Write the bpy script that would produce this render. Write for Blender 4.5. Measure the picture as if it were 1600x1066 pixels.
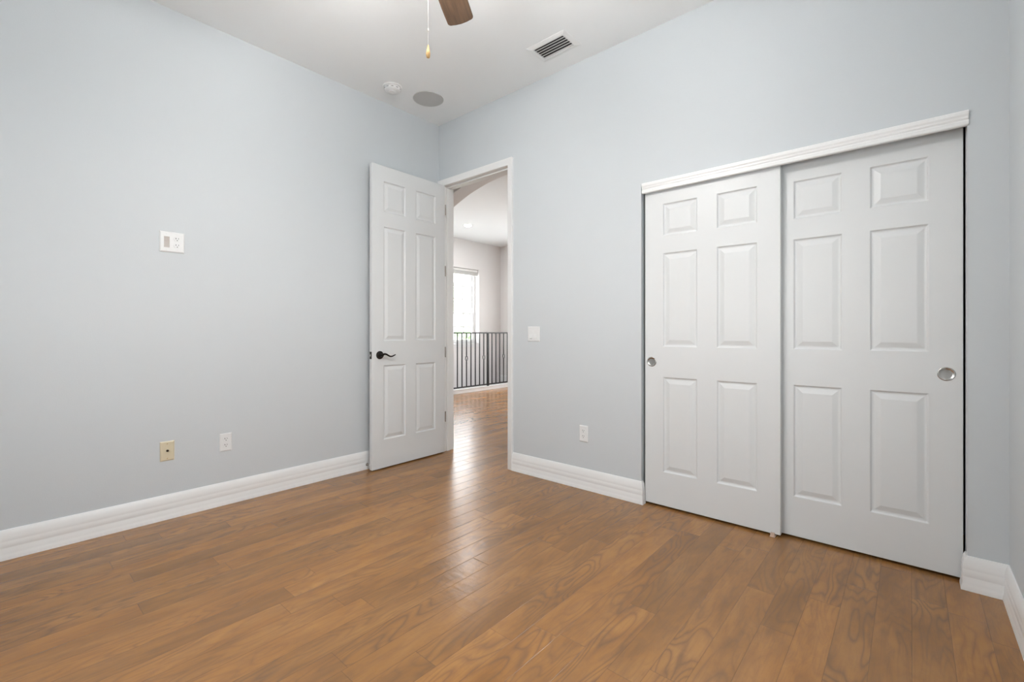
import bpy, bmesh, math, random
from mathutils import Vector, Matrix, Euler

for o in list(bpy.data.objects):
    bpy.data.objects.remove(o)
S = bpy.context.scene
C = S.collection
PI = math.pi
R = math.radians

# ------------------------------------------------------------------ camera
cam_d = bpy.data.cameras.new('camera')
cam_d.sensor_width = 36.0
cam_d.lens = 714.0 / 1600.0 * 36.0
cam_d.shift_y = -13.5 / 1600.0
cam_d.clip_start = 0.02
cam = bpy.data.objects.new('camera', cam_d)
C.objects.link(cam)
cam.location = (0.0, 0.0, 1.1)
cam.rotation_euler = (R(90), 0, math.atan2(0.6568, 0.7540))
S.camera = cam

# ------------------------------------------------------------------ world, light, exposure
W = bpy.data.worlds.new('world')
S.world = W
W.use_nodes = True
nt = W.node_tree
for n in list(nt.nodes):
    nt.nodes.remove(n)
wo = nt.nodes.new('ShaderNodeOutputWorld')
wb = nt.nodes.new('ShaderNodeBackground')
tc = nt.nodes.new('ShaderNodeTexCoord')
sp = nt.nodes.new('ShaderNodeSeparateXYZ')
cr = nt.nodes.new('ShaderNodeValToRGB')
nt.links.new(tc.outputs['Generated'], sp.inputs[0])
nt.links.new(sp.outputs[2], cr.inputs[0])
cr.color_ramp.elements[0].position = 0.0
cr.color_ramp.elements[0].color = (1.0, 0.99, 0.97, 1)
cr.color_ramp.elements[1].position = 0.7
cr.color_ramp.elements[1].color = (0.88, 0.94, 1.0, 1)
nt.links.new(cr.outputs[0], wb.inputs[0])
wb.inputs[1].default_value = 13.5
nt.links.new(wb.outputs[0], wo.inputs[0])

S.view_settings.view_transform = 'Standard'
S.view_settings.look = 'None'
S.view_settings.gamma = 1.0
S.view_settings.use_curve_mapping = False
S.view_settings.exposure = -0.30


def portal(name, loc, rot, sx, sy):
    """Marks a window opening so the sky's light through it is sampled well."""
    d = bpy.data.lights.new(name, 'AREA')
    d.shape = 'RECTANGLE'
    d.size = sx
    d.size_y = sy
    d.cycles.is_portal = True
    o = bpy.data.objects.new(name, d)
    C.objects.link(o)
    o.location = loc
    o.rotation_euler = rot
    return o


def lamp(name, kind, loc, energy, color, size=0.05, rot=(0, 0, 0), spot=None):
    d = bpy.data.lights.new(name, kind)
    d.energy = energy
    d.color = color
    if kind == 'AREA':
        d.shape = 'DISK'
        d.size = size
    else:
        d.shadow_soft_size = size
    if spot:
        d.spot_size = spot
        d.spot_blend = 0.8
    o = bpy.data.objects.new(name, d)
    C.objects.link(o)
    o.location = loc
    o.rotation_euler = rot
    return o


# room numbers (metres); x along the closet wall, y along the left wall
XL, XR, YB, YN, ZC = -3.308, 0.308, 2.759, -0.75, 3.02
WT = 0.121                       # wall thickness
YH = YB + WT                     # hall side of the closet wall
XF, YE = -6.95, 7.58             # hall far wall, hall end wall

portal('portal_bedroom_window', (XR, 1.0, 1.5), (0, R(90), 0), 1.15, 1.0)
portal('portal_rear_window', (-1.4, YN, 1.55), (R(90), 0, 0), 1.0, 1.2)
portal('portal_added_end_window', (-4.5, YE, 1.45), (R(-90), 0, 0), 2.2, 1.9)  # for the added, unseen end-wall window
portal('portal_hall_window', (XF + 0.0, 6.4525, 1.65), (0, R(-90), 0), 1.56, 0.905)
portal('portal_added_side_window', (XF + 0.0, 4.85, 1.65), (0, R(-90), 0), 1.56, 0.9)  # for the added, unseen far-wall window

FANC = (-1.421, 1.088)           # ceiling fan axis


# ------------------------------------------------------------------ materials
def mat(name):
    m = bpy.data.materials.new(name)
    m.use_nodes = True
    return m, m.node_tree, m.node_tree.nodes['Principled BSDF']


def plain(name, col, rough=0.5, metal=0.0, bump=0.0, bscale=80.0, spec=0.5, var=0.0):
    m, t, b = mat(name)
    b.inputs['Base Color'].default_value = (*col, 1)
    b.inputs['Roughness'].default_value = rough
    b.inputs['Metallic'].default_value = metal
    b.inputs['Specular IOR Level'].default_value = spec
    g = t.nodes.new('ShaderNodeNewGeometry')
    if bump:
        n = t.nodes.new('ShaderNodeTexNoise')
        n.inputs['Scale'].default_value = bscale
        n.inputs['Detail'].default_value = 3
        t.links.new(g.outputs['Position'], n.inputs['Vector'])
        bp = t.nodes.new('ShaderNodeBump')
        bp.inputs['Strength'].default_value = bump
        bp.inputs['Distance'].default_value = 0.002
        t.links.new(n.outputs['Fac'], bp.inputs['Height'])
        t.links.new(bp.outputs['Normal'], b.inputs['Normal'])
    if var:
        n = t.nodes.new('ShaderNodeTexNoise')
        n.inputs['Scale'].default_value = 2.0
        t.links.new(g.outputs['Position'], n.inputs['Vector'])
        mx = t.nodes.new('ShaderNodeMix')
        mx.data_type = 'RGBA'
        mx.inputs[6].default_value = (*[c * (1 - var) for c in col], 1)
        mx.inputs[7].default_value = (*[min(1, c * (1 + var)) for c in col], 1)
        t.links.new(n.outputs['Fac'], mx.inputs[0])
        t.links.new(mx.outputs[2], b.inputs['Base Color'])
    return m


M = {}
M['wall'] = plain('wall_paint_blue_grey', (0.615, 0.65, 0.672), 0.55, bump=0.12, bscale=160, spec=0.3, var=0.01)
M['hallwall'] = plain('wall_paint_hall', (0.85, 0.83, 0.82), 0.6, bump=0.12, bscale=160, spec=0.3, var=0.01)
M['ceiling'] = plain('ceiling_paint', (0.92, 0.94, 0.945), 0.8, bump=0.15, bscale=120, spec=0.2, var=0.008)
M['trim'] = plain('trim_gloss_white', (0.86, 0.865, 0.86), 0.35, spec=0.5, bump=0.02)
M['door'] = plain('door_satin_white', (0.725, 0.745, 0.75), 0.40, spec=0.5, bump=0.04, bscale=40)
M['plate'] = plain('plastic_white', (0.80, 0.81, 0.81), 0.3)
M['beige'] = plain('plastic_almond', (0.70, 0.62, 0.45), 0.35)
M['greyplastic'] = plain('plastic_grey', (0.50, 0.46, 0.43), 0.4)
M['slot'] = plain('dark_slot', (0.02, 0.02, 0.02), 0.6)
M['iron'] = plain('black_iron', (0.010, 0.009, 0.009), 0.5, metal=0.0, bump=0.1, bscale=200)
M['bronze'] = plain('dark_bronze', (0.02, 0.016, 0.014), 0.35, metal=0.7, bump=0.05, bscale=200)
M['nickel'] = plain('brushed_nickel', (0.50, 0.49, 0.47), 0.24, metal=1.0)
M['hinge'] = plain('hinge_metal', (0.34, 0.31, 0.28), 0.4, metal=0.8)
M['grille'] = plain('speaker_grille_cloth', (0.58, 0.58, 0.57), 0.8, bump=0.5, bscale=900)
M['chain'] = plain('pull_chain_metal', (0.78, 0.77, 0.74), 0.3, metal=0.6)
M['brass'] = plain('brass', (0.55, 0.42, 0.20), 0.3, metal=1.0)
M['duct'] = plain('duct_shade', (0.05, 0.05, 0.05), 0.8)  # near-black, the shade inside the duct put into the colour
M['tan'] = plain('guide_plastic_tan', (0.62, 0.46, 0.36), 0.4)
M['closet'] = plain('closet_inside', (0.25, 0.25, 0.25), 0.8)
M['bounce_ground'] = plain('ground_pale_bounce', (0.50, 0.51, 0.50), 0.9, bump=0.5, bscale=3, var=0.3)  # ground tone lifted so it bounces daylight up to the ceilings
M['leaf'] = plain('foliage', (0.38, 0.50, 0.31), 0.8, bump=1.0, bscale=6, var=0.3)
M['bark'] = plain('bark', (0.10, 0.07, 0.05), 0.9, bump=0.8, bscale=10)
M['blind'] = plain('blind_white', (0.82, 0.82, 0.80), 0.5)


def emis(name, col, strength):
    m, t, b = mat(name)
    b.inputs['Base Color'].default_value = (0.9, 0.9, 0.88, 1)
    b.inputs['Emission Color'].default_value = (*col, 1)
    b.inputs['Emission Strength'].default_value = strength
    return m


M['lit'] = emis('lamp_lens_lit', (1.0, 0.93, 0.82), 14.0)
M['shade'] = emis('frosted_glass_lit', (1.0, 0.97, 0.945), 245.0)

m, t, b = mat('window_glass')
t.nodes.remove(b)
tr = t.nodes.new('ShaderNodeBsdfTransparent')
gl = t.nodes.new('ShaderNodeBsdfGlossy')
gl.inputs['Roughness'].default_value = 0.02
mx = t.nodes.new('ShaderNodeMixShader')
mx.inputs[0].default_value = 0.05
t.links.new(tr.outputs[0], mx.inputs[1])
t.links.new(gl.outputs[0], mx.inputs[2])
t.links.new(mx.outputs[0], t.nodes['Material Output'].inputs[0])
M['glass'] = m


def wood_floor():
    """Hand-scraped oak planks 107 mm wide running along y, random end joints."""
    m, t, b = mat('oak_plank_floor')
    N, L = t.nodes, t.links

    def math_(op, a, c=None, d=None):
        n = N.new('ShaderNodeMath')
        n.operation = op
        for i, v in enumerate((a, c, d)):
            if v is None:
                continue
            if isinstance(v, (int, float)):
                n.inputs[i].default_value = v
            else:
                L.new(v, n.inputs[i])
        return n.outputs[0]

    def comb(x, y, z):
        n = N.new('ShaderNodeCombineXYZ')
        for i, v in enumerate((x, y, z)):
            if isinstance(v, (int, float)):
                n.inputs[i].default_value = v
            else:
                L.new(v, n.inputs[i])
        return n.outputs[0]

    def white(v):
        n = N.new('ShaderNodeTexWhiteNoise')
        n.noise_dimensions = '3D'
        L.new(v, n.inputs['Vector'])
        return n

    def noise(v, scale, detail=4, rough=0.5, dist=0.0):
        n = N.new('ShaderNodeTexNoise')
        n.inputs['Scale'].default_value = scale
        n.inputs['Detail'].default_value = detail
        n.inputs['Roughness'].default_value = rough
        n.inputs['Distortion'].default_value = dist
        L.new(v, n.inputs['Vector'])
        return n.outputs['Fac']

    def ramp(v, stops):
        n = N.new('ShaderNodeValToRGB')
        e = n.color_ramp.elements
        e[0].position, e[0].color = stops[0][0], (*stops[0][1], 1)
        e[1].position, e[1].color = stops[-1][0], (*stops[-1][1], 1)
        for p, c in stops[1:-1]:
            q = e.new(p)
            q.color = (*c, 1)
        L.new(v, n.inputs[0])
        return n.outputs[0]

    def mix(f, a, c, mode='MIX'):
        n = N.new('ShaderNodeMix')
        n.data_type = 'RGBA'
        n.blend_type = mode
        for i, v in ((0, f), (6, a), (7, c)):
            if isinstance(v, (int, float)):
                n.inputs[i].default_value = v
            elif isinstance(v, tuple):
                n.inputs[i].default_value = (*v, 1)
            else:
                L.new(v, n.inputs[i])
        return n.outputs[2]

    geo = N.new('ShaderNodeNewGeometry')
    s = N.new('ShaderNodeSeparateXYZ')
    L.new(geo.outputs['Position'], s.inputs[0])
    x, y = s.outputs[0], s.outputs[1]
    xs = math_('DIVIDE', math_('SUBTRACT', x, 0.005), 0.1075)
    row = math_('FLOOR', xs)
    fx = math_('FRACT', xs)
    rw = white(comb(row, 3.7, 1.3)).outputs['Value']
    ys = math_('ADD', math_('DIVIDE', y, 1.15), math_('MULTIPLY', rw, 7.31))
    colm = math_('FLOOR', ys)
    fy = math_('FRACT', ys)
    idn = white(comb(row, colm, 5.1))
    idv, idc = idn.outputs['Value'], idn.outputs['Color']
    # seams
    ex = math_('MULTIPLY', math_('MINIMUM', fx, math_('SUBTRACT', 1.0, fx)), 0.1075)
    ey = math_('MULTIPLY', math_('MINIMUM', fy, math_('SUBTRACT', 1.0, fy)), 1.15)
    e = math_('MINIMUM', ex, ey)
    seam = math_('SUBTRACT', 1.0, math_('SMOOTH_MIN', math_('DIVIDE', e, 0.0016), 1.0, 0.2))
    seam = math_('MAXIMUM', seam, 0.0)
    # per plank offset of the grain
    off = math_('MULTIPLY', idv, 37.0)
    px = math_('ADD', x, off)
    py = math_('ADD', y, math_('MULTIPLY', idv, 91.0))
    v_low = comb(math_('MULTIPLY', px, 7.0), math_('MULTIPLY', py, 1.5), off)
    v_fine = comb(math_('MULTIPLY', px, 150.0), math_('MULTIPLY', py, 6.0), off)
    # cathedral figure: contour lines of a stretched noise
    n0 = noise(v_low, 1.0, 2, 0.45, 0.35)
    rings = math_('FRACT', math_('MULTIPLY', n0, 16.0))
    rings = math_('ABSOLUTE', math_('SUBTRACT', math_('MULTIPLY', rings, 2.0), 1.0))
    rings = math_('POWER', rings, 2.4)
    patch = noise(comb(math_('MULTIPLY', px, 5.0), math_('MULTIPLY', py, 1.6), off), 1.0, 3, 0.55, 0.6)
    fine = noise(v_fine, 1.0, 3, 0.6, 0.2)
    base = ramp(patch, [(0.30, (0.265, 0.123, 0.038)), (0.5, (0.342, 0.160, 0.048)), (0.72, (0.408, 0.197, 0.062))])
    tint = ramp(idv, [(0.0, (0.84, 0.86, 0.90)), (0.5, (1.0, 1.0, 1.0)), (1.0, (1.09, 1.06, 1.0))])
    c = mix(1.0, base, tint, 'MULTIPLY')
    pres = ramp(noise(comb(math_('MULTIPLY', px, 3.0), math_('MULTIPLY', py, 1.1), off), 1.0, 2), [(0.38, (0.0, 0.0, 0.0)), (0.62, (1.0, 1.0, 1.0))])
    rf = math_('MULTIPLY', math_('MULTIPLY', rings, 0.62), pres)
    c = mix(rf, c, (0.150, 0.082, 0.044))
    mott = noise(comb(math_('MULTIPLY', px, 26.0), math_('MULTIPLY', py, 7.0), off), 1.0, 4, 0.65, 0.8)
    mf = ramp(mott, [(0.42, (0.0, 0.0, 0.0)), (0.68, (0.34, 0.34, 0.34))])
    c = mix(mf, c, (0.175, 0.095, 0.048))
    ff = math_('MULTIPLY', math_('GREATER_THAN', fine, 0.56), 0.13)
    c = mix(ff, c, (0.17, 0.090, 0.050))
    c = mix(math_('MULTIPLY', seam, 0.55), c, (0.10, 0.052, 0.028))
    L.new(c, b.inputs['Base Color'])
    rgh = math_('ADD', 0.20, math_('MULTIPLY', patch, 0.08))
    L.new(rgh, b.inputs['Roughness'])
    b.inputs['Specular IOR Level'].default_value = 0.5
    # surface: scraped ripples across the plank, seams, pores
    h1 = noise(comb(math_('MULTIPLY', x, 9.0), math_('MULTIPLY', y, 26.0), off), 1.0, 2, 0.5, 0.3)
    h = math_('ADD', math_('MULTIPLY', h1, 0.0016), math_('MULTIPLY', seam, -0.0012))
    h = math_('ADD', h, math_('MULTIPLY', fine, 0.00010))
    h = math_('ADD', h, math_('MULTIPLY', rings, -0.00006))
    bp = N.new('ShaderNodeBump')
    bp.inputs['Strength'].default_value = 0.5
    bp.inputs['Distance'].default_value = 1.0
    L.new(h, bp.inputs['Height'])
    L.new(bp.outputs['Normal'], b.inputs['Normal'])
    return m


M['floor'] = wood_floor()

# fan blade wood
m, t, b = mat('walnut_blade')
tcn = t.nodes.new('ShaderNodeTexCoord')
mp = t.nodes.new('ShaderNodeMapping')
mp.inputs['Scale'].default_value = (3, 45, 20)
nz = t.nodes.new('ShaderNodeTexNoise')
nz.inputs['Scale'].default_value = 1.5
nz.inputs['Detail'].default_value = 5
rp = t.nodes.new('ShaderNodeValToRGB')
rp.color_ramp.elements[0].position = 0.35
rp.color_ramp.elements[0].color = (0.085, 0.052, 0.032, 1)
rp.color_ramp.elements[1].position = 0.7
rp.color_ramp.elements[1].color = (0.15, 0.088, 0.050, 1)
t.links.new(tcn.outputs['Object'], mp.inputs[0])
t.links.new(mp.outputs[0], nz.inputs['Vector'])
t.links.new(nz.outputs['Fac'], rp.inputs[0])
t.links.new(rp.outputs[0], b.inputs['Base Color'])
b.inputs['Roughness'].default_value = 0.4
M['blade'] = m

m, t, b = mat('turned_wood_fob')
wv = t.nodes.new('ShaderNodeTexWave')
wv.inputs['Scale'].default_value = 60
wv.inputs['Distortion'].default_value = 3
rp = t.nodes.new('ShaderNodeValToRGB')
rp.color_ramp.elements[0].color = (0.50, 0.30, 0.12, 1)
rp.color_ramp.elements[1].color = (0.68, 0.45, 0.20, 1)
t.links.new(wv.outputs['Fac'], rp.inputs[0])
t.links.new(rp.outputs[0], b.inputs['Base Color'])
b.inputs['Roughness'].default_value = 0.35
M['fob'] = m


# ------------------------------------------------------------------ mesh helpers
def box(bm, x0, x1, y0, y1, z0, z1):
    v = [bm.verts.new(p) for p in ((x0, y0, z0), (x1, y0, z0), (x1, y1, z0), (x0, y1, z0),
                                   (x0, y0, z1), (x1, y0, z1), (x1, y1, z1), (x0, y1, z1))]
    for f in ((0, 3, 2, 1), (4, 5, 6, 7), (0, 1, 5, 4), (1, 2, 6, 5), (2, 3, 7, 6), (3, 0, 4, 7)):
        bm.faces.new([v[i] for i in f])


def lathe(bm, prof, mtx=Matrix(), n=32):
    """prof: list of (radius, height) about local z."""
    rings = []
    for r, h in prof:
        if r < 1e-6:
            rings.append([bm.verts.new(mtx @ Vector((0, 0, h)))])
        else:
            rings.append([bm.verts.new(mtx @ Vector((r * math.cos(2 * PI * k / n), r * math.sin(2 * PI * k / n), h))) for k in range(n)])
    for a, b_ in zip(rings, rings[1:]):
        for k in range(n):
            q = [a[k % len(a)], a[(k + 1) % len(a)], b_[(k + 1) % len(b_)], b_[k % len(b_)]]
            u = []
            for w in q:
                if w not in u:
                    u.append(w)
            if len(u) > 2:
                try:
                    bm.faces.new(u)
                except ValueError:
                    pass


def tube(bm, pts, rad, n=10, cap=True, squash=None):
    pts = [Vector(p) for p in pts]
    rings = []
    ref = Vector((0, 0, 1))
    for i, p in enumerate(pts):
        d = (pts[min(i + 1, len(pts) - 1)] - pts[max(i - 1, 0)]).normalized()
        rf = ref if abs(d.dot(ref)) < 0.95 else Vector((1, 0, 0))
        u = d.cross(rf).normalized()
        w = u.cross(d).normalized()
        r = rad[i] if isinstance(rad, (list, tuple)) else rad
        sq = squash or 1.0
        rings.append([bm.verts.new(p + u * r * math.cos(2 * PI * k / n) + w * r * sq * math.sin(2 * PI * k / n)) for k in range(n)])
    for a, b_ in zip(rings, rings[1:]):
        for k in range(n):
            bm.faces.new([a[k], a[(k + 1) % n], b_[(k + 1) % n], b_[k]])
    if cap:
        bm.faces.new(rings[0][::-1])
        bm.faces.new(rings[-1])


def prism(bm, poly, mtx, length):
    """poly: list of (u,v); extruded along local z by length, placed by mtx."""
    a = [bm.verts.new(mtx @ Vector((u, v, 0))) for u, v in poly]
    b_ = [bm.verts.new(mtx @ Vector((u, v, length))) for u, v in poly]
    n = len(poly)
    for k in range(n):
        bm.faces.new([a[k], a[(k + 1) % n], b_[(k + 1) % n], b_[k]])
    bm.faces.new(a[::-1])
    bm.faces.new(b_)


ORG = {}


def obj(name, bm, material, parent=None, smooth=False, bevel=0.0, seg=2, world=True, origin=None):
    """Link bm as one mesh. world=True: the vertices are world coordinates."""
    bmesh.ops.recalc_face_normals(bm, faces=bm.faces)
    me = bpy.data.meshes.new(name)
    o = bpy.data.objects.new(name, me)
    C.objects.link(o)
    org = Vector((0, 0, 0))
    if parent is not None:
        o.parent = parent
        if world:
            org = ORG.get(parent.name, Vector((0, 0, 0)))
    elif origin is not None:
        org = Vector(origin)
        o.location = org
    if org.length > 0:
        bmesh.ops.translate(bm, verts=bm.verts, vec=-org)
    ORG[o.name] = org
    bm.to_mesh(me)
    bm.free()
    me.materials.append(material)
    if smooth:
        for p in me.polygons:
            p.use_smooth = True
        try:
            me.set_sharp_from_angle(angle=R(38))
        except Exception:
            pass
    if bevel:
        md = o.modifiers.new('bevel', 'BEVEL')
        md.width = bevel
        md.segments = seg
        md.limit_method = 'ANGLE'
        md.angle_limit = R(35)
    return o


def tag(o, label=None, cat=None, group=None, kind=None):
    if label:
        o['label'] = label
    if cat:
        o['category'] = cat
    if group:
        o['group'] = group
    if kind:
        o['kind'] = kind
    return o


def thing(name, label, cat, loc, rotz=0.0, group=None, kind=None):
    o = bpy.data.objects.new(name, None)
    o.empty_display_size = 0.05
    C.objects.link(o)
    o.location = loc
    o.rotation_euler = (0, 0, rotz)
    ORG[o.name] = Vector(loc)
    return tag(o, label, cat, group, kind)


def copy_tree(o, parent=None):
    c = o.copy()
    C.objects.link(c)
    c.parent = parent
    for ch in [q for q in bpy.data.objects if q.parent == o and q.name != c.name]:
        copy_tree(ch, c)
    return c


def nb():
    return bmesh.new()


def slab(axis, pos, thick, u0, u1, z0, z1, holes=()):
    """A wall in the plane <axis>=pos..pos+thick, u along the other axis, with rectangular openings."""
    bm = nb()
    us = sorted({u0, u1, *[h[0] for h in holes], *[h[1] for h in holes]})
    zs = sorted({z0, z1, *[h[2] for h in holes], *[h[3] for h in holes]})
    us = [u for u in us if u0 <= u <= u1]
    zs = [z for z in zs if z0 <= z <= z1]
    cache = {}

    def V(u, z, s):
        k = (u, z, s)
        if k not in cache:
            p = pos + (thick if s else 0)
            cache[k] = bm.verts.new((p, u, z) if axis == 'x' else (u, p, z))
        return cache[k]

    def full(i, j):
        if i < 0 or j < 0 or i >= len(us) - 1 or j >= len(zs) - 1:
            return False
        cu, cz = (us[i] + us[i + 1]) / 2, (zs[j] + zs[j + 1]) / 2
        return not any(h[0] < cu < h[1] and h[2] < cz < h[3] for h in holes)

    for i in range(len(us) - 1):
        for j in range(len(zs) - 1):
            if not full(i, j):
                continue
            a, b_, c, d = us[i], us[i + 1], zs[j], zs[j + 1]
            bm.faces.new([V(a, c, 0), V(b_, c, 0), V(b_, d, 0), V(a, d, 0)])
            bm.faces.new([V(a, c, 1), V(a, d, 1), V(b_, d, 1), V(b_, c, 1)])
            if not full(i - 1, j):
                bm.faces.new([V(a, c, 0), V(a, d, 0), V(a, d, 1), V(a, c, 1)])
            if not full(i + 1, j):
                bm.faces.new([V(b_, c, 0), V(b_, c, 1), V(b_, d, 1), V(b_, d, 0)])
            if not full(i, j - 1):
                bm.faces.new([V(a, c, 0), V(a, c, 1), V(b_, c, 1), V(b_, c, 0)])
            if not full(i, j + 1):
                bm.faces.new([V(a, d, 0), V(b_, d, 0), V(b_, d, 1), V(a, d, 1)])
    return bm


def struct(name, bm, material, label, cat, **k):
    return tag(obj(name, bm, material, **k), label, cat, kind='structure')


# ------------------------------------------------------------------ shell
DX0, DX1, DZ = -3.262, -2.428, 2.463          # rough entry opening
CX0, CX1, CZ = -1.303, 0.185, 2.052           # closet opening

bm = nb()
box(bm, -6.16, XR + WT, YN - WT, YE + WT, -0.25, 0.0)
struct('floor', bm, M['floor'], 'warm oak plank floor running through the doorway into the hall', 'floor')

bm = nb()
box(bm, XF - 0.26, XR + WT, YN - WT, YE + WT, ZC, ZC + 0.15)
struct('ceiling', bm, M['ceiling'], 'flat white painted ceiling above the room and hall', 'ceiling')

struct('wall_back', slab('y', YB, WT, XF - 0.26, XR + WT, 0.0, ZC, [(DX0, DX1, 0.0, DZ), (CX0, CX1, 0.0, CZ)]), M['wall'],
       'pale blue-grey wall holding the doorway and the closet opening', 'wall')
struct('wall_left', slab('x', XL - WT, WT, YN - WT, YB, 0.0, ZC), M['wall'],
       'pale blue-grey wall on the left behind the open door', 'wall')
struct('wall_right', slab('x', XR, WT, YN - WT, YB, 0.0, ZC, [(0.5, 1.5, 0.925, 2.075)]), M['wall'],
       'narrow strip of pale blue-grey wall at the right edge', 'wall')
struct('wall_front', slab('y', YN - WT, WT, XL, XR, 0.0, ZC, [(-1.9, -0.9, 0.95, 2.15)]), M['wall'],
       'blue-grey wall with a small window behind the viewpoint', 'wall')

# closet interior
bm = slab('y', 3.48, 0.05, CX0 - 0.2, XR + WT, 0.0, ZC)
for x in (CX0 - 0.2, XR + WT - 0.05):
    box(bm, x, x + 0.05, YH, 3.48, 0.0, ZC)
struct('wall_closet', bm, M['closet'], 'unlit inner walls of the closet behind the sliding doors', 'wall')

# hall: arch wall with segmental arch, right wall, end wall, far wall
AY0, AY1 = 3.69, 3.90
AXC, AHW, ARAD, ATOP = -3.35, 1.28, 2.62, 2.905
AX_L, AX_R = -6.95, -1.553


def arch_z(x):
    return ATOP - ARAD + math.sqrt(max(0, ARAD ** 2 - (x - AXC) ** 2))


bm = nb()
n = 40
xs = [AXC - AHW + 2 * AHW * k / n for k in range(n + 1)]
prev = None
for x in xs:
    z = arch_z(x)
    q = [bm.verts.new(p) for p in ((x, AY0, z), (x, AY1, z), (x, AY1, ZC), (x, AY0, ZC))]
    if prev:
        bm.faces.new([prev[0], q[0], q[1], prev[1]])
        bm.faces.new([prev[1], q[1], q[2], prev[2]])
        bm.faces.new([prev[3], q[3], q[0], prev[0]])
        bm.faces.new([prev[2], q[2], q[3], prev[3]])
    prev = q
box(bm, AX_L, AXC - AHW, AY0, AY1, 0, ZC)
box(bm, AXC + AHW, AX_R, AY0, AY1, 0, ZC)
struct('wall_hall_arch', bm, M['hallwall'], 'arched opening in the hall seen through the doorway', 'wall')
struct('wall_hall_right', slab('x', -1.553, 0.05, YH, YE, 0.0, ZC), M['hallwall'],
       'hall side wall hidden behind the closet wall', 'wall')
struct('wall_hall_end', slab('y', YE, WT, XF - 0.26, XR + WT, -2.8, ZC, [(-5.6, -3.4, 0.5, 2.4)]), M['hallwall'],
       'off-white end wall of the hall right of its window', 'wall')
struct('wall_hall_far', slab('x', XF - 0.26, 0.26, YH, YE, -2.8, ZC, [(6.0, 6.905, 0.87, 2.43), (4.4, 5.3, 0.87, 2.43)]), M['hallwall'],
       'off-white far wall of the hall with the bright window', 'wall')
bm = slab('x', -6.20, 0.04, YH, YE, -2.8, -0.0)
box(bm, XF, -6.2, YH - 0.01, YH, -2.8, 0.0)
box(bm, XF - 0.1, -6.16, YH, YE, -2.85, -2.8)
struct('wall_stairwell', bm, M['hallwall'], 'lower wall of the stairwell beyond the black railing', 'wall')

# ------------------------------------------------------------------ baseboards
BB = [(0, 0), (.021, 0), (.021, .010), (.0185, .022), (.0165, .032), (.0165, .050), (.0150, .055), (.0150, .059), (.0160, .063),
      (.0160, .082), (.0148, .087), (.0148, .091), (.0152, .095), (.0148, .106), (.0125, .116), (.0115, .126), (.0075, .137), (.005, .143), (0, .143)]


def run(bm, p0, p1, nrm, m0=0.0, m1=0.0, prof=BB):
    """Sweep the profile from p0 to p1; nrm points off the wall; m0/m1: mitre slope at each end (+ longer at the front)."""
    p0, p1, nrm = Vector((*p0, 0)), Vector((*p1, 0)), Vector((*nrm, 0))
    d = (p1 - p0).normalized()
    a = [bm.verts.new(p0 + nrm * u - d * u * m0 + Vector((0, 0, z))) for u, z in prof]
    b_ = [bm.verts.new(p1 + nrm * u + d * u * m1 + Vector((0, 0, z))) for u, z in prof]
    k = len(prof)
    for i in range(k):
        bm.faces.new([a[i], a[(i + 1) % k], b_[(i + 1) % k], b_[i]])
    bm.faces.new(a[::-1])
    bm.faces.new(b_)


bm = nb()
run(bm, (XL, YN), (XL, YB), (1, 0), -1, -1)
struct('baseboard_left', bm, M['trim'], 'tall white moulded baseboard along the left wall', 'baseboard', smooth=True)
bm = nb()
run(bm, (-2.390, YB), (CX0, YB), (0, -1), 0, 1)
run(bm, (CX0, YB), (CX0, YB + 0.022), (1, 0), 1, 0)
struct('baseboard_back', bm, M['trim'], 'white moulded baseboard between the doorway and the closet', 'baseboard', smooth=True)
bm = nb()
run(bm, (CX1, YB + 0.05), (CX1, YB), (-1, 0), 0, 1)
run(bm, (CX1, YB), (XR, YB), (0, -1), 1, -1)
struct('baseboard_closet', bm, M['trim'], 'short white baseboard wrapping the corner right of the closet', 'baseboard', smooth=True)
bm = nb()
run(bm, (XR, YB), (XR, YN), (-1, 0), -1, -1)
struct('baseboard_right', bm, M['trim'], 'white moulded baseboard along the right wall', 'baseboard', smooth=True)
bm = nb()
run(bm, (-1.553, YE), (XF, YE), (0, -1))
struct('baseboard_hall', bm, M['trim'], 'white baseboard at the hall end wall', 'baseboard')

# ------------------------------------------------------------------ entry door frame (jambs, stops, casing)
JX0, JX1, JZ = DX0 + 0.018, DX1 - 0.018, DZ - 0.018
root = thing('trim_1', 'white doorway casing and jamb around the open door', 'door frame', ((JX0 + JX1) / 2, YB, 0), kind='structure')
bm = nb()
box(bm, DX0, JX0, YB - 0.002, YH + 0.002, 0, DZ)
box(bm, JX1, DX1, YB - 0.002, YH + 0.002, 0, DZ)
box(bm, JX0, JX1, YB - 0.002, YH + 0.002, JZ, DZ)
obj('jamb', bm, M['trim'], root, bevel=0.001)
bm = nb()
sy0, sy1 = YB + 0.038, YB + 0.072
box(bm, JX0, JX0 + 0.011, sy0, sy1, 0, JZ)
box(bm, JX1 - 0.011, JX1, sy0, sy1, 0, JZ)
box(bm, JX0 + 0.011, JX1 - 0.011, sy0, sy1, JZ - 0.011, JZ)
obj('door_stop_moulding', bm, M['trim'], root, bevel=0.002)


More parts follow.
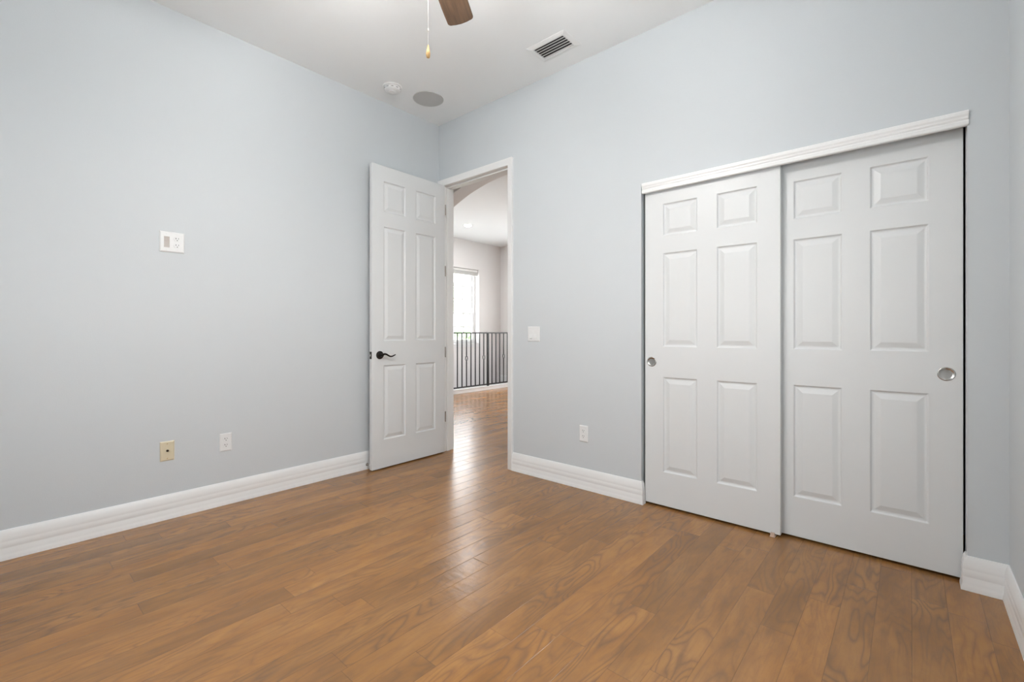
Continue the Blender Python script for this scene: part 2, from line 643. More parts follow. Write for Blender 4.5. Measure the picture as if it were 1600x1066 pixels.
def casing(bm, y, sgn, x0, x1, z1, w):
    """Flat-stepped casing frame, sgn = outward normal along y."""
    prof = [(0, 0), (0, .009), (.004, .012), (.012, .0125), (.016, .015), (w - .014, .0165), (w - .008, .019), (w, .019), (w, 0)]
    path = [(x0, 0, -1, 0), (x0, z1, -1, 1), (x1, z1, 1, 1), (x1, 0, 1, 0)]
    rows = []
    for (px_, pz, ox, oz) in path:
        rows.append([bm.verts.new((px_ + ox * u, y + sgn * v, pz + oz * u)) for u, v in prof])
    k = len(prof)
    for a, b_ in zip(rows, rows[1:]):
        for i in range(k):
            bm.faces.new([a[i], a[(i + 1) % k], b_[(i + 1) % k], b_[i]])
    bm.faces.new(rows[0])
    bm.faces.new(rows[-1][::-1])


bm = nb()
casing(bm, YB, -1, JX0 - 0.004, JX1 + 0.004, JZ + 0.002, 0.052)
obj('casing', bm, M['trim'], root, smooth=True)
bm = nb()
casing(bm, YH, 1, JX0 - 0.004, JX1 + 0.004, JZ + 0.002, 0.052)
obj('casing', bm, M['trim'], root, smooth=True)


# ------------------------------------------------------------------ six-panel doors
def panel_door(w, h, t, panels, both=True):
    """Moulded door: x 0..w, z 0..h, front face at y=0 facing -y, back at y=t. Panels (x0,x1,z0,z1)."""
    bm = nb()
    steps = [(0.0, 0.0), (0.006, 0.0085), (0.012, 0.0095), (0.016, 0.0090), (0.038, 0.0018), (0.041, 0.0012)]

    def face(y0, s):
        xs = sorted({0.0, w, *[p[0] for p in panels], *[p[1] for p in panels]})
        zs = sorted({0.0, h, *[p[2] for p in panels], *[p[3] for p in panels]})
        cache = {}

        def V(x, z, d=0.0):
            k = (round(x, 5), round(z, 5), round(d, 5))
            if k not in cache:
                cache[k] = bm.verts.new((x, y0 + s * d, z))
            return cache[k]
        for i in range(len(xs) - 1):
            for j in range(len(zs) - 1):
                cx, cz = (xs[i] + xs[i + 1]) / 2, (zs[j] + zs[j + 1]) / 2
                if any(p[0] < cx < p[1] and p[2] < cz < p[3] for p in panels):
                    continue
                bm.faces.new([V(xs[i], zs[j]), V(xs[i + 1], zs[j]), V(xs[i + 1], zs[j + 1]), V(xs[i], zs[j + 1])])
        for (a, b_, c, d) in panels:
            prev = None
            for (ins, dep) in steps:
                q = [V(a + ins, c + ins, dep), V(b_ - ins, c + ins, dep), V(b_ - ins, d - ins, dep), V(a + ins, d - ins, dep)]
                if prev:
                    for k in range(4):
                        bm.faces.new([prev[k], prev[(k + 1) % 4], q[(k + 1) % 4], q[k]])
                prev = q
            bm.faces.new(prev)
        return V, xs, zs
    Va, xs, zs = face(0.0, 1)
    Vb, _, _ = face(t, -1)
    for i in range(len(xs) - 1):
        for z in (0.0, h):
            bm.faces.new([Va(xs[i], z), Va(xs[i + 1], z), Vb(xs[i + 1], z), Vb(xs[i], z)])
    for j in range(len(zs) - 1):
        for x in (0.0, w):
            bm.faces.new([Va(x, zs[j]), Va(x, zs[j + 1]), Vb(x, zs[j + 1]), Vb(x, zs[j])])
    return bm


def grid(cols, rows):
    return [(c[0], c[1], r[0], r[1]) for c in cols for r in rows]


# entry door: hinged at the left jamb, open 90 degrees. local: hinge at origin, leaf along -y, hall-side face toward +x
DW, DT = 0.760, 0.035
root = thing('door_1', 'open white six-panel door with a dark lever, against the left wall', 'door', (JX0 + 0.001, YB - 0.012, 0.0), R(1.2), kind='structure')
bm = panel_door(DW, 2.43, DT, grid([(0.108, 0.322), (0.430, 0.648)], [(.225, .823), (1.020, 1.943), (2.063, 2.308)]))
# map door-local (x along leaf from the FREE edge, y thickness) to hinge-local
for v in bm.verts:
    x, y, z = v.co
    v.co = (DT - y, -(DW) + x, z + 0.010)
obj('door_leaf', bm, M['door'], root, world=False, bevel=0.0012, seg=1, smooth=False)
# lever: rose, neck, wavy lever, both sides
kz, ky = 0.918, -(DW) + 0.070


def rotx(sgn):
    return Matrix.Translation((DT if sgn > 0 else 0.0, ky, kz)) @ Matrix.Rotation(sgn * PI / 2, 4, 'Y')


for sgn in (1, -1):
    bm = nb()
    lathe(bm, [(0, 0), (.033, 0), (.033, .004), (.030, .009), (.022, .012), (.014, .013), (.012, .016), (.012, .040 if sgn > 0 else .028), (0, .040 if sgn > 0 else .028)], rotx(sgn))
    rose = obj('lever_handle', bm, M['bronze'], root, world=False, smooth=True)
    rose['label'] = 'dark bronze lever handle'
    bm = nb()
    X = DT + 0.034 if sgn > 0 else -0.022
    pts, rad = [], []
    for k in range(17):
        f_ = k / 16
        pts.append((X, ky + 0.008 + 0.118 * f_, kz + 0.010 * math.sin(f_ * 2.1 * PI + 0.5) * (1 - 0.15 * f_) - 0.006 * f_))
        rad.append(0.0085 - 0.0040 * f_)
    tube(bm, [(X, ky - 0.006, kz + 0.002)] + pts, [0.009] + rad, 12)
    obj('lever', bm, M['bronze'], rose, world=False, smooth=True)
bm = nb()
box(bm, 0.005, 0.030, -DW - 0.0012, -DW + 0.001, kz - 0.029, kz + 0.029)
lp = obj('latch_plate', bm, M['bronze'], root, world=False)
lp['label'] = 'dark latch plate on the door edge'
bm = nb()
box(bm, 0.010, 0.024, -DW - 0.010, -DW - 0.001, kz - 0.010, kz + 0.010)
obj('latch_bolt', bm, M['nickel'], lp, world=False, bevel=0.002)
for hz in (0.33, 0.92, 1.66, 2.22):
    bm = nb()
    lathe(bm, [(0, -.047), (.0058, -.047), (.0058, .047), (0, .047)], Matrix.Translation((DT + 0.002, 0.004, hz)), 14)
    box(bm, 0.003, DT + 0.001, 0.0002, 0.0018, hz - .044, hz + .044)
    hg = obj('hinge', bm, M['hinge'], root, world=False)
    hg['label'] = 'metal hinge'

# closet doors
CPAN_C = [(0.119, 0.328), (0.441, 0.652)]
CPAN_R = [(.211, .806), (.998, 1.583), (1.692, 1.893)]


def closet_door(name, label, x0, y0, kx):
    root = thing(name, label, 'sliding door', (x0, y0, 0.013), kind='structure')
    bm = panel_door(0.765, 2.017, 0.033, grid(CPAN_C, CPAN_R))
    obj('door_leaf', bm, M['door'], root, world=False, bevel=0.0012, seg=1)
    bm = nb()
    mt = Matrix.Translation((kx, 0, 0.900)) @ Matrix.Rotation(PI / 2, 4, 'X')
    lathe(bm, [(0, -.001), (.031, -.001), (.031, .0012), (.029, .0026), (.0265, .0026), (.0245, .0012), (.018, .0008), (.006, .0005), (0, .0005)], mt, 40)
    p = obj('finger_pull', bm, M['nickel'], root, world=False, smooth=True)
    p['label'] = 'round brushed metal finger pull'
    return root


closet_door('door_2', 'left white six-panel closet door, sliding in front', -1.288, YB + 0.026, 0.045)
closet_door('door_3', 'right white six-panel closet door, sliding behind, beside the room corner', -0.588, YB + 0.071, 0.711)

# track fascia
root = thing('trim_2', 'white moulded header strip hiding the closet door track', 'trim', ((CX0 + CX1) / 2, YB, 1.99), kind='structure')
bm = nb()
prof = [(.012, 1.988), (-.006, 1.988), (-.008, 1.992), (-.008, 2.006), (-.004, 2.010), (-.004, 2.014), (-.008, 2.018), (-.008, 2.026), (-.012, 2.034), (-.012, 2.046), (-.008, 2.052), (.012, 2.052)]
x0, x1 = CX0 + 0.008, CX1 + 0.004
a = [bm.verts.new((x0, YB + u, z)) for u, z in prof]
b_ = [bm.verts.new((x1, YB + u, z)) for u, z in prof]
for i in range(len(prof)):
    j = (i + 1) % len(prof)
    bm.faces.new([a[i], a[j], b_[j], b_[i]])
bm.faces.new(a)
bm.faces.new(b_)
obj('fascia', bm, M['trim'], root)
bm = nb()
box(bm, CX0 + 0.002, CX1 - 0.002, YB + 0.013, YH - 0.005, 2.036, 2.050)
tr_ = obj('track', bm, M['hinge'], root)
tr_['label'] = 'grey metal track'

# floor guide
root = thing('door_guide', 'small tan plastic guide on the floor where the closet doors overlap', 'door guide', (-0.557, YB + 0.04, 0))
bm = nb()
box(bm, -0.570, -0.545, YB + 0.005, YB + 0.090, 0.0, 0.006)
obj('base', bm, M['tan'], root, bevel=0.001)
bm = nb()
box(bm, -0.568, -0.547, YB + 0.010, YB + 0.018, 0.006, 0.024)
obj('upright', bm, M['tan'], root, bevel=0.002)
bm = nb()
box(bm, -0.568, -0.547, YB + 0.0615, YB + 0.0685, 0.006, 0.024)
obj('upright', bm, M['tan'], root, bevel=0.002)

# door stop on the left baseboard
sy, sz = 2.004, 0.039
root = thing('door_bumper', 'tiny round metal door stop screwed to the left baseboard beside the open door', 'door stop', (XL + 0.0165, sy, sz))
bm = nb()
lathe(bm, [(0, 0), (.011, 0), (.011, .003), (.005, .006), (.004, .040), (0, .040)], Matrix.Translation((XL + 0.0167, sy, sz)) @ Matrix.Rotation(PI / 2, 4, 'Y'), 20)
obj('rod', bm, M['hinge'], root, smooth=True)
bm = nb()
lathe(bm, [(0, .040), (.007, .040), (.008, .044), (.007, .050), (0, .051)], Matrix.Translation((XL + 0.0167, sy, sz)) @ Matrix.Rotation(PI / 2, 4, 'Y'), 20)
obj('rubber_tip', bm, M['plate'], root, smooth=True)


# ------------------------------------------------------------------ wall plates; local: wall plane at x=0, facing +x, y to the plate's left when seen
def rbox(bm, x0, x1, y0, y1, z0, z1):
    box(bm, x0, x1, y0, y1, z0, z1)


def plate(root, w, h, material, t=0.006):
    bm = nb()
    a = [(0, w / 2, h / 2), (t * 0.45, w / 2, h / 2), (t, w / 2 - 0.006, h / 2 - 0.006)]
    prev = None
    for (x, hw, hh) in a:
        q = [bm.verts.new(p) for p in ((x, -hw, -hh), (x, hw, -hh), (x, hw, hh), (x, -hw, hh))]
        if prev:
            for k in range(4):
                bm.faces.new([prev[k], prev[(k + 1) % 4], q[(k + 1) % 4], q[k]])
        else:
            bm.faces.new(q)
        prev = q
    bm.faces.new(prev)
    return obj('cover_plate', bm, material, root, world=False, bevel=0.001)


def receptacle(root, yc, t=0.006):
    """duplex outlet: two faces, each with two slots and a ground hole"""
    for zc in (0.0195, -0.0195):
        bm = nb()
        n = 28
        pts = []
        for k in range(n):
            a_ = 2 * PI * k / n
            y = 0.0172 * math.cos(a_)
            z = max(-0.0135, min(0.0135, 0.0172 * math.sin(a_)))
            pts.append((y, z))
        lo = [bm.verts.new((t - 0.001, yc + y, zc + z)) for y, z in pts]
        hi = [bm.verts.new((t + 0.0016, yc + y * .96, zc + z * .96)) for y, z in pts]
        for k in range(n):
            bm.faces.new([lo[k], lo[(k + 1) % n], hi[(k + 1) % n], hi[k]])
        bm.faces.new(hi)
        bm.faces.new(lo[::-1])
        sk = obj('socket', bm, M['plate'], root, world=False)
        bm = nb()
        xx = t + 0.0013
        box(bm, xx, xx + 0.0007, yc - 0.0078, yc - 0.0048, zc + 0.0005, zc + 0.0085)
        box(bm, xx, xx + 0.0007, yc + 0.0050, yc + 0.0074, zc + 0.0010, zc + 0.0080)
        lathe(bm, [(0, 0), (.0026, 0), (.0026, .0007), (0, .0007)], Matrix.Translation((xx, yc, zc - 0.0065)) @ Matrix.Rotation(PI / 2, 4, 'Y'), 12)
        s_ = obj('slots', bm, M['slot'], sk, world=False)
        s_['label'] = 'dark plug slots'


def screw(root, y, z, t=0.006, m_='nickel'):
    bm = nb()
    lathe(bm, [(0, 0), (.0032, 0), (.0028, .0010), (0, .0014)], Matrix.Translation((t - 0.0002, y, z)) @ Matrix.Rotation(PI / 2, 4, 'Y'), 14)
    obj('screw', bm, M[m_], root, world=False, smooth=True)


out = thing('power_outlet', 'white duplex power outlet low on the left wall', 'outlet', (XL, 1.003, 0.397), group='white duplex outlets')
plate(out, 0.070, 0.115, M['plate'])
receptacle(out, 0.0)
screw(out, 0.0, 0.0, m_='plate')
out2 = copy_tree(out)
out2.location = (-1.732, YB, 0.387)
out2.rotation_euler = (0, 0, R(-90))
out2['label'] = 'white duplex power outlet low on the wall between the doorway and the closet'

t_ = thing('cable_jack', 'almond-coloured cable jack plate low on the left wall', 'wall jack', (XL, 0.697, 0.400))
plate(t_, 0.070, 0.115, M['beige'])
bm = nb()
lathe(bm, [(0, 0), (.0065, 0), (.0065, .003), (.0048, .003), (.0048, .011), (.003, .011), (.003, .009), (0, .009)], Matrix.Translation((0.0058, 0, 0.002)) @ Matrix.Rotation(PI / 2, 4, 'Y'), 16)
cj = obj('connector', bm, M['bronze'], t_, world=False, smooth=True)
cj['label'] = 'dark threaded cable connector'
screw(t_, 0, 0.043, m_='brass')
screw(t_, 0, -0.043, m_='brass')

t_ = thing('media_plate', 'wide white two-gang plate with a grey insert and an outlet, high on the left wall', 'wall plate', (XL, 0.721, 1.635))
plate(t_, 0.123, 0.121, M['plate'], 0.008)
bm = nb()
# local +y runs away from the camera side; the insert sits on the near side (left in the photo)
box(bm, 0.0075, 0.0088, -0.0405, -0.0135, -0.033, 0.031)
ins = obj('insert', bm, M['greyplastic'], t_, world=False)
ins['label'] = 'recessed grey-beige insert'
bm = nb()
for k in range(3):
    z = 0.024 - 0.0095 * k
    box(bm, 0.0086, 0.0110, -0.0385, -0.0155, z - 0.0018, z + 0.0018)
obj('lip', bm, M['greyplastic'], ins, world=False)
receptacle(t_, 0.0235, 0.008)
for z in (0.048, -0.048):
    screw(t_, -0.027, z, 0.008, 'plate')

t_ = thing('light_switch', 'white two-gang switch plate beside the doorway', 'light switch', (-2.180, YB, 1.088), R(-90))
plate(t_, 0.117, 0.114, M['plate'], 0.007)
for yc in (-0.023, 0.023):
    bm = nb()
    prof = [(0.0065, -0.033), (0.0120, -0.033), (0.0078, 0.0), (0.0092, 0.033), (0.0065, 0.033)]
    lo = [bm.verts.new((x, yc - 0.0163, z)) for x, z in prof]
    hi = [bm.verts.new((x, yc + 0.0163, z)) for x, z in prof]
    for k in range(5):
        bm.faces.new([lo[k], lo[(k + 1) % 5], hi[(k + 1) % 5], hi[k]])
    bm.faces.new(lo[::-1])
    bm.faces.new(hi)
    obj('rocker', bm, M['plate'], t_, world=False, bevel=0.0006)
bm = nb()
box(bm, 0.0079, 0.0086, -0.032, -0.014, -0.0372, -0.0352)
bx_ = obj('indicator', bm, M['slot'], t_, world=False)
bx_['label'] = 'small dark slot under the switch'

# ------------------------------------------------------------------ ceiling things
# smoke detector
dx, dy = -3.050, 2.080
root = thing('smoke_detector', 'white round smoke detector on the ceiling near the left wall', 'smoke detector', (dx, dy, ZC))
down = Matrix.Translation((dx, dy, ZC)) @ Matrix.Rotation(PI, 4, 'X')
bm = nb()
lathe(bm, [(0, 0), (.072, 0), (.072, .006), (.068, .010), (0, .010)], down, 40)
obj('mounting_base', bm, M['plate'], root, smooth=True)
bm = nb()
lathe(bm, [(0, .010), (.060, .010), (.062, .016), (.060, .030), (.050, .038), (.030, .040), (.028, .044), (.018, .046), (0, .046)], down, 40)
bd = obj('body', bm, M['plate'], root, smooth=True)
for k in range(10):
    bm = nb()
    a_ = 2 * PI * k / 10
    mt = Matrix.Translation((dx, dy, ZC - 0.023)) @ Matrix.Rotation(a_, 4, 'Z')
    prism(bm, [(0.0600, -0.008), (0.0625, -0.008), (0.0625, 0.008), (0.0600, 0.008)], mt @ Matrix.Translation((0, 0, -0.0015)), 0.003)
    obj('vent_slot', bm, M['slot'], bd)

# ceiling speaker
root = thing('ceiling_speaker', 'flat round grey speaker grille set in the ceiling near the corner', 'speaker', (-2.986, 2.380, ZC))
sm_ = Matrix.Translation((-2.986, 2.380, ZC)) @ Matrix.Rotation(PI, 4, 'X')
bm = nb()
lathe(bm, [(.117, 0), (.124, 0), (.124, .003), (.121, .005), (.117, .004)], sm_, 48)
obj('rim', bm, M['grille'], root, smooth=True)
bm = nb()
lathe(bm, [(0, 0), (.117, 0), (.117, .003), (0, .0035)], sm_, 48)
obj('grille', bm, M['grille'], root, smooth=True)

# air register
vx0, vx1, vy0, vy1 = -1.960, -1.652, 2.398, 2.597
root = thing('air_vent', 'white louvred air register in the ceiling close to the closet wall', 'vent', ((vx0 + vx1) / 2, (vy0 + vy1) / 2, ZC))
bm = nb()
ix0, ix1, iy0, iy1 = vx0 + .034, vx1 - .034, vy0 + .034, vy1 - .034
path = [[(vx0, vy0, 0), (vx1, vy0, 0), (vx1, vy1, 0), (vx0, vy1, 0)],
        [(vx0, vy0, .002), (vx1, vy0, .002), (vx1, vy1, .002), (vx0, vy1, .002)],
        [(ix0 - .012, iy0 - .012, .009), (ix1 + .012, iy0 - .012, .009), (ix1 + .012, iy1 + .012, .009), (ix0 - .012, iy1 + .012, .009)],
        [(ix0, iy0, .009), (ix1, iy0, .009), (ix1, iy1, .009), (ix0, iy1, .009)],
        [(ix0, iy0, .0005), (ix1, iy0, .0005), (ix1, iy1, .0005), (ix0, iy1, .0005)]]
rows = [[bm.verts.new((x, y, ZC - z)) for x, y, z in r] for r in path]
for a, b_ in zip(rows, rows[1:]):
    for k in range(4):
        bm.faces.new([a[k], a[(k + 1) % 4], b_[(k + 1) % 4], b_[k]])
obj('frame', bm, M['trim'], root)
bm = nb()
box(bm, ix0, ix1, iy0, iy1, ZC - 0.0006, ZC - 0.0001)  # dark sheet at ceiling level in place of a shaded duct, no opening cut
bk = obj('dark_backing', bm, M['duct'], root)
bk['label'] = 'dark backing plate coloured as the shaded duct behind the louvres'
nl = 5
for k in range(nl):
    yc = iy0 + (iy1 - iy0) * (k + 0.80) / (nl + 0.35)
    bm = nb()
    a0 = R(-22)
    w2 = 0.0085
    c_, s_ = math.cos(a0) * w2, math.sin(a0) * w2
    zc_ = ZC - 0.0075
    q = []
    for x in (ix0 + .001, ix1 - .001):
        q.append([bm.verts.new((x, yc - c_, zc_ + s_ + .0006)), bm.verts.new((x, yc + c_, zc_ - s_ + .0006)),
                  bm.verts.new((x, yc + c_, zc_ - s_ - .0006)), bm.verts.new((x, yc - c_, zc_ + s_ - .0006))])
    for j in range(4):
        bm.faces.new([q[0][j], q[0][(j + 1) % 4], q[1][(j + 1) % 4], q[1][j]])
    bm.faces.new(q[0][::-1])
    bm.faces.new(q[1])
    obj('louvre', bm, M['trim'], root)

# ------------------------------------------------------------------ ceiling fan
fx_, fy_ = FANC
fan = thing('ceiling_fan', 'ceiling fan with brown wooden blades and a pull chain, at the top of the frame', 'ceiling fan', (fx_, fy_, ZC))


def fz(z):
    return Matrix.Translation((fx_, fy_, z))


bm = nb()
lathe(bm, [(0, 3.02), (.070, 3.02), (.070, 3.005), (.055, 2.975), (.022, 2.955), (.0, 2.955)], fz(0), 36)
obj('canopy', bm, M['bronze'], fan, smooth=True)
bm = nb()
tube(bm, [(fx_, fy_, 2.96), (fx_, fy_, 2.83)], 0.0125, 16)
obj('downrod', bm, M['bronze'], fan, smooth=True)
bm = nb()
lathe(bm, [(0, 2.845), (.045, 2.845), (.095, 2.825), (.115, 2.79), (.115, 2.755), (.085, 2.730), (.060, 2.725), (.060, 2.690), (0, 2.690)], fz(0), 40)
obj('motor_housing', bm, M['bronze'], fan, smooth=True)
bm = nb()
lathe(bm, [(0, 2.690), (.055, 2.690), (.062, 2.665), (.050, 2.635), (0.0, 2.630)], fz(0), 32)
kit = obj('light_kit', bm, M['bronze'], fan, smooth=True)
ang0 = math.atan2(0.838, -0.5447)
BR = 0.66
outl = []
for s_, x_ in ((1, None), (-1, None)):
    pass
hw0, hw1 = 0.055, 0.0690
prof = []
for k in range(9):
    f_ = k / 8
    prof.append((0.19 + (BR - 0.03 - 0.19) * f_, hw0 + (hw1 - hw0) * min(1, f_ * 1.3)))
cor = []
for k in range(1, 7):
    a_ = (PI / 2) * k / 6
    cor.append((BR - 0.030 + 0.022 * math.sin(a_), hw1 - 0.022 + 0.022 * math.cos(a_)))
half = prof + cor + [(BR - 0.003, 0.030), (BR, 0.0)]
poly = half + [(x, -y) for x, y in reversed(half[:-1])]
for k in range(5):
    ang = ang0 + 2 * PI * k / 5
    # pitch: right-hand side (seen from the hub... clockwise side) raised
    mt = fz(2.735) @ Matrix.Rotation(ang, 4, 'Z') @ Matrix.Rotation(R(-12), 4, 'X')
    bm = nb()
    prism(bm, poly, Matrix(), 0.006)
    me_o = obj('blade', bm, M['blade'], fan, world=False, bevel=0.0015)
    me_o.matrix_local = Matrix.Translation((0, 0, -ZC)) @ Matrix.Translation((0, 0, 2.725)) @ Matrix.Rotation(ang, 4, 'Z') @ Matrix.Rotation(R(-12), 4, 'X')
    bm = nb()
    prism(bm, [(0.085, -0.016), (0.15, -0.012), (0.19, -0.034), (0.250, -0.030), (0.265, 0), (0.250, 0.030), (0.19, 0.034), (0.15, 0.012), (0.085, 0.016)], Matrix(), 0.005)
    ir = obj('blade_iron', bm, M['bronze'], fan, world=False)
    ir.matrix_local = Matrix.Translation((0, 0, 2.731 - ZC)) @ Matrix.Rotation(ang, 4, 'Z') @ Matrix.Rotation(R(-12), 4, 'X')
for k in range(3):
    a_ = ang0 + R(60) + 2 * PI * k / 3
    ex, ey = math.cos(a_), math.sin(a_)
    bm = nb()
    tube(bm, [(fx_ + ex * .045, fy_ + ey * .045, 2.66), (fx_ + ex * .080, fy_ + ey * .080, 2.675), (fx_ + ex * .105, fy_ + ey * .105, 2.665)], 0.007, 10)
    arm = obj('lamp_arm', bm, M['bronze'], kit, smooth=True)
    bm = nb()
    mt = Matrix.Translation((fx_ + ex * .100, fy_ + ey * .100, 2.668)) @ Matrix.Rotation(a_, 4, 'Z') @ Matrix.Rotation(PI - R(15), 4, 'Y')
    lathe(bm, [(.014, 0), (.024, .008), (.036, .030), (.044, .062), (.052, .098), (.050, .098), (.042, .062), (.034, .031), (.022, .010), (.012, .003)], mt, 28)
    sh = obj('glass_shade', bm, M['shade'], kit, smooth=True)
# pull chain and fob, hanging from the switch housing
cxx, cyy = -1.3964, 1.113
ch = Vector((0, 0, 0))
cD = 1.757
cxc = -0.1835 * cD
cxx = cxc * 0.7540 - cD * 0.6568
cyy = cxc * 0.6568 + cD * 0.7540
bm = nb()
z = 2.640
tube(bm, [(cxx, cyy, 2.66), (cxx, cyy, 2.206)], 0.0007, 6)
while z > 2.206:
    lathe(bm, [(0, -.0011), (.0011, 0), (0, .0011)], Matrix.Translation((cxx, cyy, z)), 6)
    z -= 0.0046
lathe(bm, [(0, -.006), (.0028, -.004), (.0028, .004), (0, .006)], Matrix.Translation((cxx, cyy, 2.263)), 12)
pc = obj('pull_chain', bm, M['chain'], fan)
bm = nb()
lathe(bm, [(0, 2.206), (.0025, 2.205), (.0035, 2.197), (.0062, 2.184), (.0082, 2.172), (.0080, 2.163), (.0060, 2.157), (0, 2.155)], Matrix.Translation((cxx, cyy, 0)), 20)
fb = obj('fob', bm, M['fob'], pc, smooth=True)
fb['label'] = 'turned wooden fob'

# ------------------------------------------------------------------ hall railing
RX = -6.10
root = thing('trim_3', 'low white curb under the black railing at the stairwell edge', 'curb', (RX, 5.7, 0), kind='structure')
bm = nb()
box(bm, -6.17, -6.085, AY1, YE, 0.0, 0.062)
obj('curb', bm, M['trim'], root, bevel=0.003)
bm = nb()
box(bm, -6.185, -6.073, AY1, YE, 0.062, 0.076)
obj('cap', bm, M['trim'], root, bevel=0.004)

rail = thing('stair_railing', 'black wrought-iron railing with basket balusters, across the hall', 'railing', (RX, 5.7, 0.076))
bm = nb()
box(bm, RX - .020, RX + .020, 4.62, YE, 1.078, 1.102)
obj('top_rail', bm, M['iron'], rail, bevel=0.003)
bm = nb()
box(bm, RX - .014, RX + .014, 4.62, YE, 0.096, 0.118)
obj('bottom_rail', bm, M['iron'], rail, bevel=0.002)
for py in (6.30, 4.62):
    bm = nb()
    box(bm, RX - .018, RX + .018, py - .018, py + .018, 0.076, 1.083)
    obj('newel_post', bm, M['iron'], rail, bevel=0.002)


def baluster(y, basket):
    bm = nb()
    r = 0.0080
    if not basket:
        box(bm, RX - r, RX + r, y - r, y + r, 0.114, 1.085)
        return obj('baluster', bm, M['iron'], rail)
    zc_, hh = 0.625, 0.052
    box(bm, RX - r, RX + r, y - r, y + r, 0.114, zc_ - hh)
    box(bm, RX - r, RX + r, y - r, y + r, zc_ + hh, 1.085)
    o = obj('baluster', bm, M['iron'], rail)
    bm = nb()
    for s_ in range(4):
        pts = []
        for k in range(11):
            f_ = k / 10
            rr = 0.003 + 0.023 * math.sin(PI * f_)
            aa = s_ * PI / 2 + PI * 0.9 * f_
            pts.append((RX + rr * math.cos(aa), y + rr * math.sin(aa), zc_ - hh + 2 * hh * f_))
        tube(bm, pts, 0.0042, 6)
    for z_ in (zc_ - hh, zc_ + hh):
        lathe(bm, [(0, -.006), (.010, -.006), (.010, .006), (0, .006)], Matrix.Translation((RX, y, z_)), 10)
    obj('basket', bm, M['iron'], o)
    return o


for k in range(1, 15):
    baluster(6.30 - 0.112 * k, k in (1, 5, 9, 13))
for k in range(1, 12):
    y = 6.30 + 0.112 * k
    if y < YE - 0.04:
        baluster(y, k in (4, 8))

# recessed hall lights
def can_light(x, y, label):
    root = thing('recessed_light', label, 'ceiling light', (x, y, ZC))
    mt = Matrix.Translation((x, y, ZC)) @ Matrix.Rotation(PI, 4, 'X')
    bm = nb()
    lathe(bm, [(.070, 0), (.095, 0), (.095, .003), (.088, .006), (.070, .004)], mt, 36)
    obj('trim_ring', bm, M['plate'], root, smooth=True)
    bm = nb()
    lathe(bm, [(0, 0), (.070, 0), (.068, .010), (.052, .020), (.028, .026), (0, .028)], mt, 36)
    obj('lens', bm, M['lit'], root, smooth=True)
    lamp('recessed_lamp', 'AREA', (x, y, ZC - 0.035), 18.0, (1.0, 0.98, 0.97), 0.13)


can_light(-5.97, 5.65, 'small round recessed light glowing in the hall ceiling')


# ------------------------------------------------------------------ windows
def sash_window(name, label, axis, pos, inward, u0, u1, z0, z1, cols, rows_up, rows_lo, sill=True):
    """axis 'x': window in a wall x=const; pos = plane of the sashes; inward = +1/-1 direction to the room."""
    root = thing(name, label, 'window', (pos, (u0 + u1) / 2, z0) if axis == 'x' else ((u0 + u1) / 2, pos, z0), kind='structure')

    def bx(bm, a0, a1, d0, d1, c0, c1):
        d0, d1 = sorted((pos + inward * d0, pos + inward * d1))
        if axis == 'x':
            box(bm, d0, d1, a0, a1, c0, c1)
        else:
            box(bm, a0, a1, d0, d1, c0, c1)
    bm = nb()
    fw = 0.045
    bx(bm, u0, u0 + fw, -0.04, 0.05, z0, z1)
    bx(bm, u1 - fw, u1, -0.04, 0.05, z0, z1)
    bx(bm, u0 + fw, u1 - fw, -0.04, 0.05, z1 - fw, z1)
    bx(bm, u0 + fw, u1 - fw, -0.04, 0.05, z0, z0 + fw)
    obj('window_frame', bm, M['trim'], root, bevel=0.002)
    a0, a1, c0, c1 = u0 + fw, u1 - fw, z0 + fw, z1 - fw
    zm = c0 + (c1 - c0) * rows_lo / (rows_up + rows_lo)
    for (s0, s1, d, nr) in ((zm - 0.015, c1, -0.02, rows_up), (c0, zm + 0.015, 0.012, rows_lo)):
        sw = 0.032
        bm = nb()
        bx(bm, a0, a0 + sw, d, d + 0.028, s0, s1)
        bx(bm, a1 - sw, a1, d, d + 0.028, s0, s1)
        bx(bm, a0 + sw, a1 - sw, d, d + 0.028, s1 - sw, s1)
        bx(bm, a0 + sw, a1 - sw, d, d + 0.028, s0, s0 + sw)
        sh_ = obj('sash', bm, M['trim'], root, bevel=0.002)
        bm = nb()
        for k in range(1, cols):
            uu = a0 + sw + (a1 - a0 - 2 * sw) * k / cols
            bx(bm, uu - 0.013, uu + 0.013, d + 0.006, d + 0.022, s0 + sw, s1 - sw)
        for k in range(1, nr):
            zz = s0 + sw + (s1 - s0 - 2 * sw) * k / nr
            bx(bm, a0 + sw, a1 - sw, d + 0.007, d + 0.021, zz - 0.013, zz + 0.013)
        obj('muntins', bm, M['trim'], sh_)
        bm = nb()
        bx(bm, a0 + sw - .004, a1 - sw + .004, d + 0.012, d + 0.015, s0 + sw - .004, s1 - sw + .004)
        obj('pane', bm, M['glass'], sh_)
    return root, bx


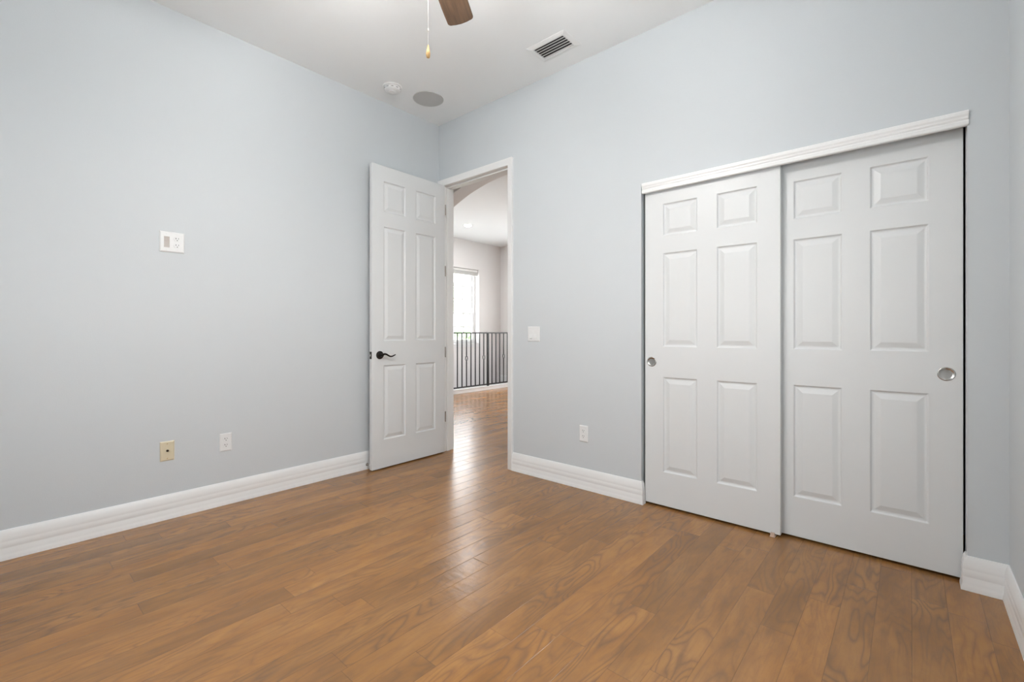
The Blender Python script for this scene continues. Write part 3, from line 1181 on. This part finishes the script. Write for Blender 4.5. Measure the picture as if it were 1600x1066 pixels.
w1, bx = sash_window('window_1', 'bright white gridded sash window on the hall far wall', 'x', XF - 0.17, 1, 6.0, 6.905, 0.87, 2.43, 3, 3, 2)
bm = nb()
bx(bm, 5.95, 6.955, 0.05, 0.200, 0.845, 0.87)
bx(bm, 5.97, 6.935, 0.171, 0.186, 0.80, 0.845)
obj('window_sill', bm, M['trim'], w1, bevel=0.003)
w3, bx3 = sash_window('window_added_3', 'unseen hall window added to brighten the hall, left of the bright one', 'x', XF - 0.17, 1, 4.4, 5.3, 0.87, 2.43, 3, 3, 2)  # added out of view, lets more sky light into the hall
w2, bx2 = sash_window('window_2', 'large gridded bedroom window in the right wall, beside the viewpoint', 'x', XR + 0.07, -1, 0.5, 1.5, 0.925, 2.075, 3, 2, 2)
bm = nb()
bx2(bm, 0.45, 1.55, 0.05, 0.100, 0.90, 0.925)
obj('window_sill', bm, M['trim'], w2, bevel=0.003)

w5, bx5 = sash_window('window_added_5', 'unseen window added in the hall end wall to brighten the hall', 'y', YE + 0.07, -1, -5.6, -3.4, 0.5, 2.4, 6, 3, 2)  # added out of view as a strong light source for the hall
w4, bx4 = sash_window('window_4', 'smaller gridded bedroom window in the wall behind the viewpoint', 'y', YN - 0.07, 1, -1.9, -0.9, 0.95, 2.15, 3, 2, 2)
bm = nb()
bx4(bm, -1.95, -0.85, 0.05, 0.100, 0.925, 0.95)
obj('window_sill', bm, M['trim'], w4, bevel=0.003)

# raised-slat blind in the hall window
bl = thing('window_blind', 'white blind pulled up to the top of the hall window', 'blind', (XF - 0.06, 6.45, 2.42))
bm = nb()
box(bm, XF - 0.105, XF - 0.030, 6.01, 6.895, 2.375, 2.425)
obj('headrail', bm, M['blind'], bl, bevel=0.003)
bm = nb()
z = 2.372
while z > 2.325:
    box(bm, XF - 0.095, XF - 0.045, 6.015, 6.890, z - 0.0012, z + 0.0012)
    z -= 0.0036
obj('slat_stack', bm, M['blind'], bl)
bm = nb()
box(bm, XF - 0.095, XF - 0.045, 6.015, 6.890, 2.305, 2.321)
obj('bottom_rail', bm, M['blind'], bl, bevel=0.003)

# ------------------------------------------------------------------ outside
bm = nb()
box(bm, -60, 40, -40, 45, -3.2, -3.1)
# leave the house footprint out of the way: the ground is well below the rooms
struct('ground_bounce_slab', bm, M['bounce_ground'], 'unseen pale ground outside, added to bounce daylight in through the windows', 'ground')  # added below the windows as a pale reflector, never in view
random.seed(5)
for (tx, ty, th, tr2) in ((-16.5, 17.4, 6.8, 2.6), (-23.2, 19.6, 7.8, 3.0)):
    rt = thing('tree', 'leafy green tree outside, washed out behind the hall window' if tx > -18 else 'second leafy tree outside the hall window, further off', 'tree', (tx, ty, -3.1), group='trees outside the hall window')
    bm = nb()
    tube(bm, [(tx, ty, -3.1), (tx + .1, ty, -1.5), (tx, ty + .1, 0.5), (tx, ty, th - 4.2)], [.22, .17, .13, .07], 10)
    obj('trunk', bm, M['bark'], rt, smooth=True)
    bm = nb()
    for k in range(26):
        a_, b2 = random.random() * 2 * PI, random.random()
        rr = tr2 * math.sqrt(random.random()) * 0.8
        p = Vector((tx + rr * math.cos(a_), ty + rr * math.sin(a_), th - 6.3 + (b2 - 0.5) * tr2 * 1.6))
        g = bmesh.ops.create_icosphere(bm, subdivisions=2, radius=random.uniform(.45, .85), matrix=Matrix.Translation(p))
        for v in g['verts']:
            v.co += Vector((random.uniform(-.12, .12), random.uniform(-.12, .12), random.uniform(-.12, .12)))
    obj('foliage', bm, M['leaf'], rt)
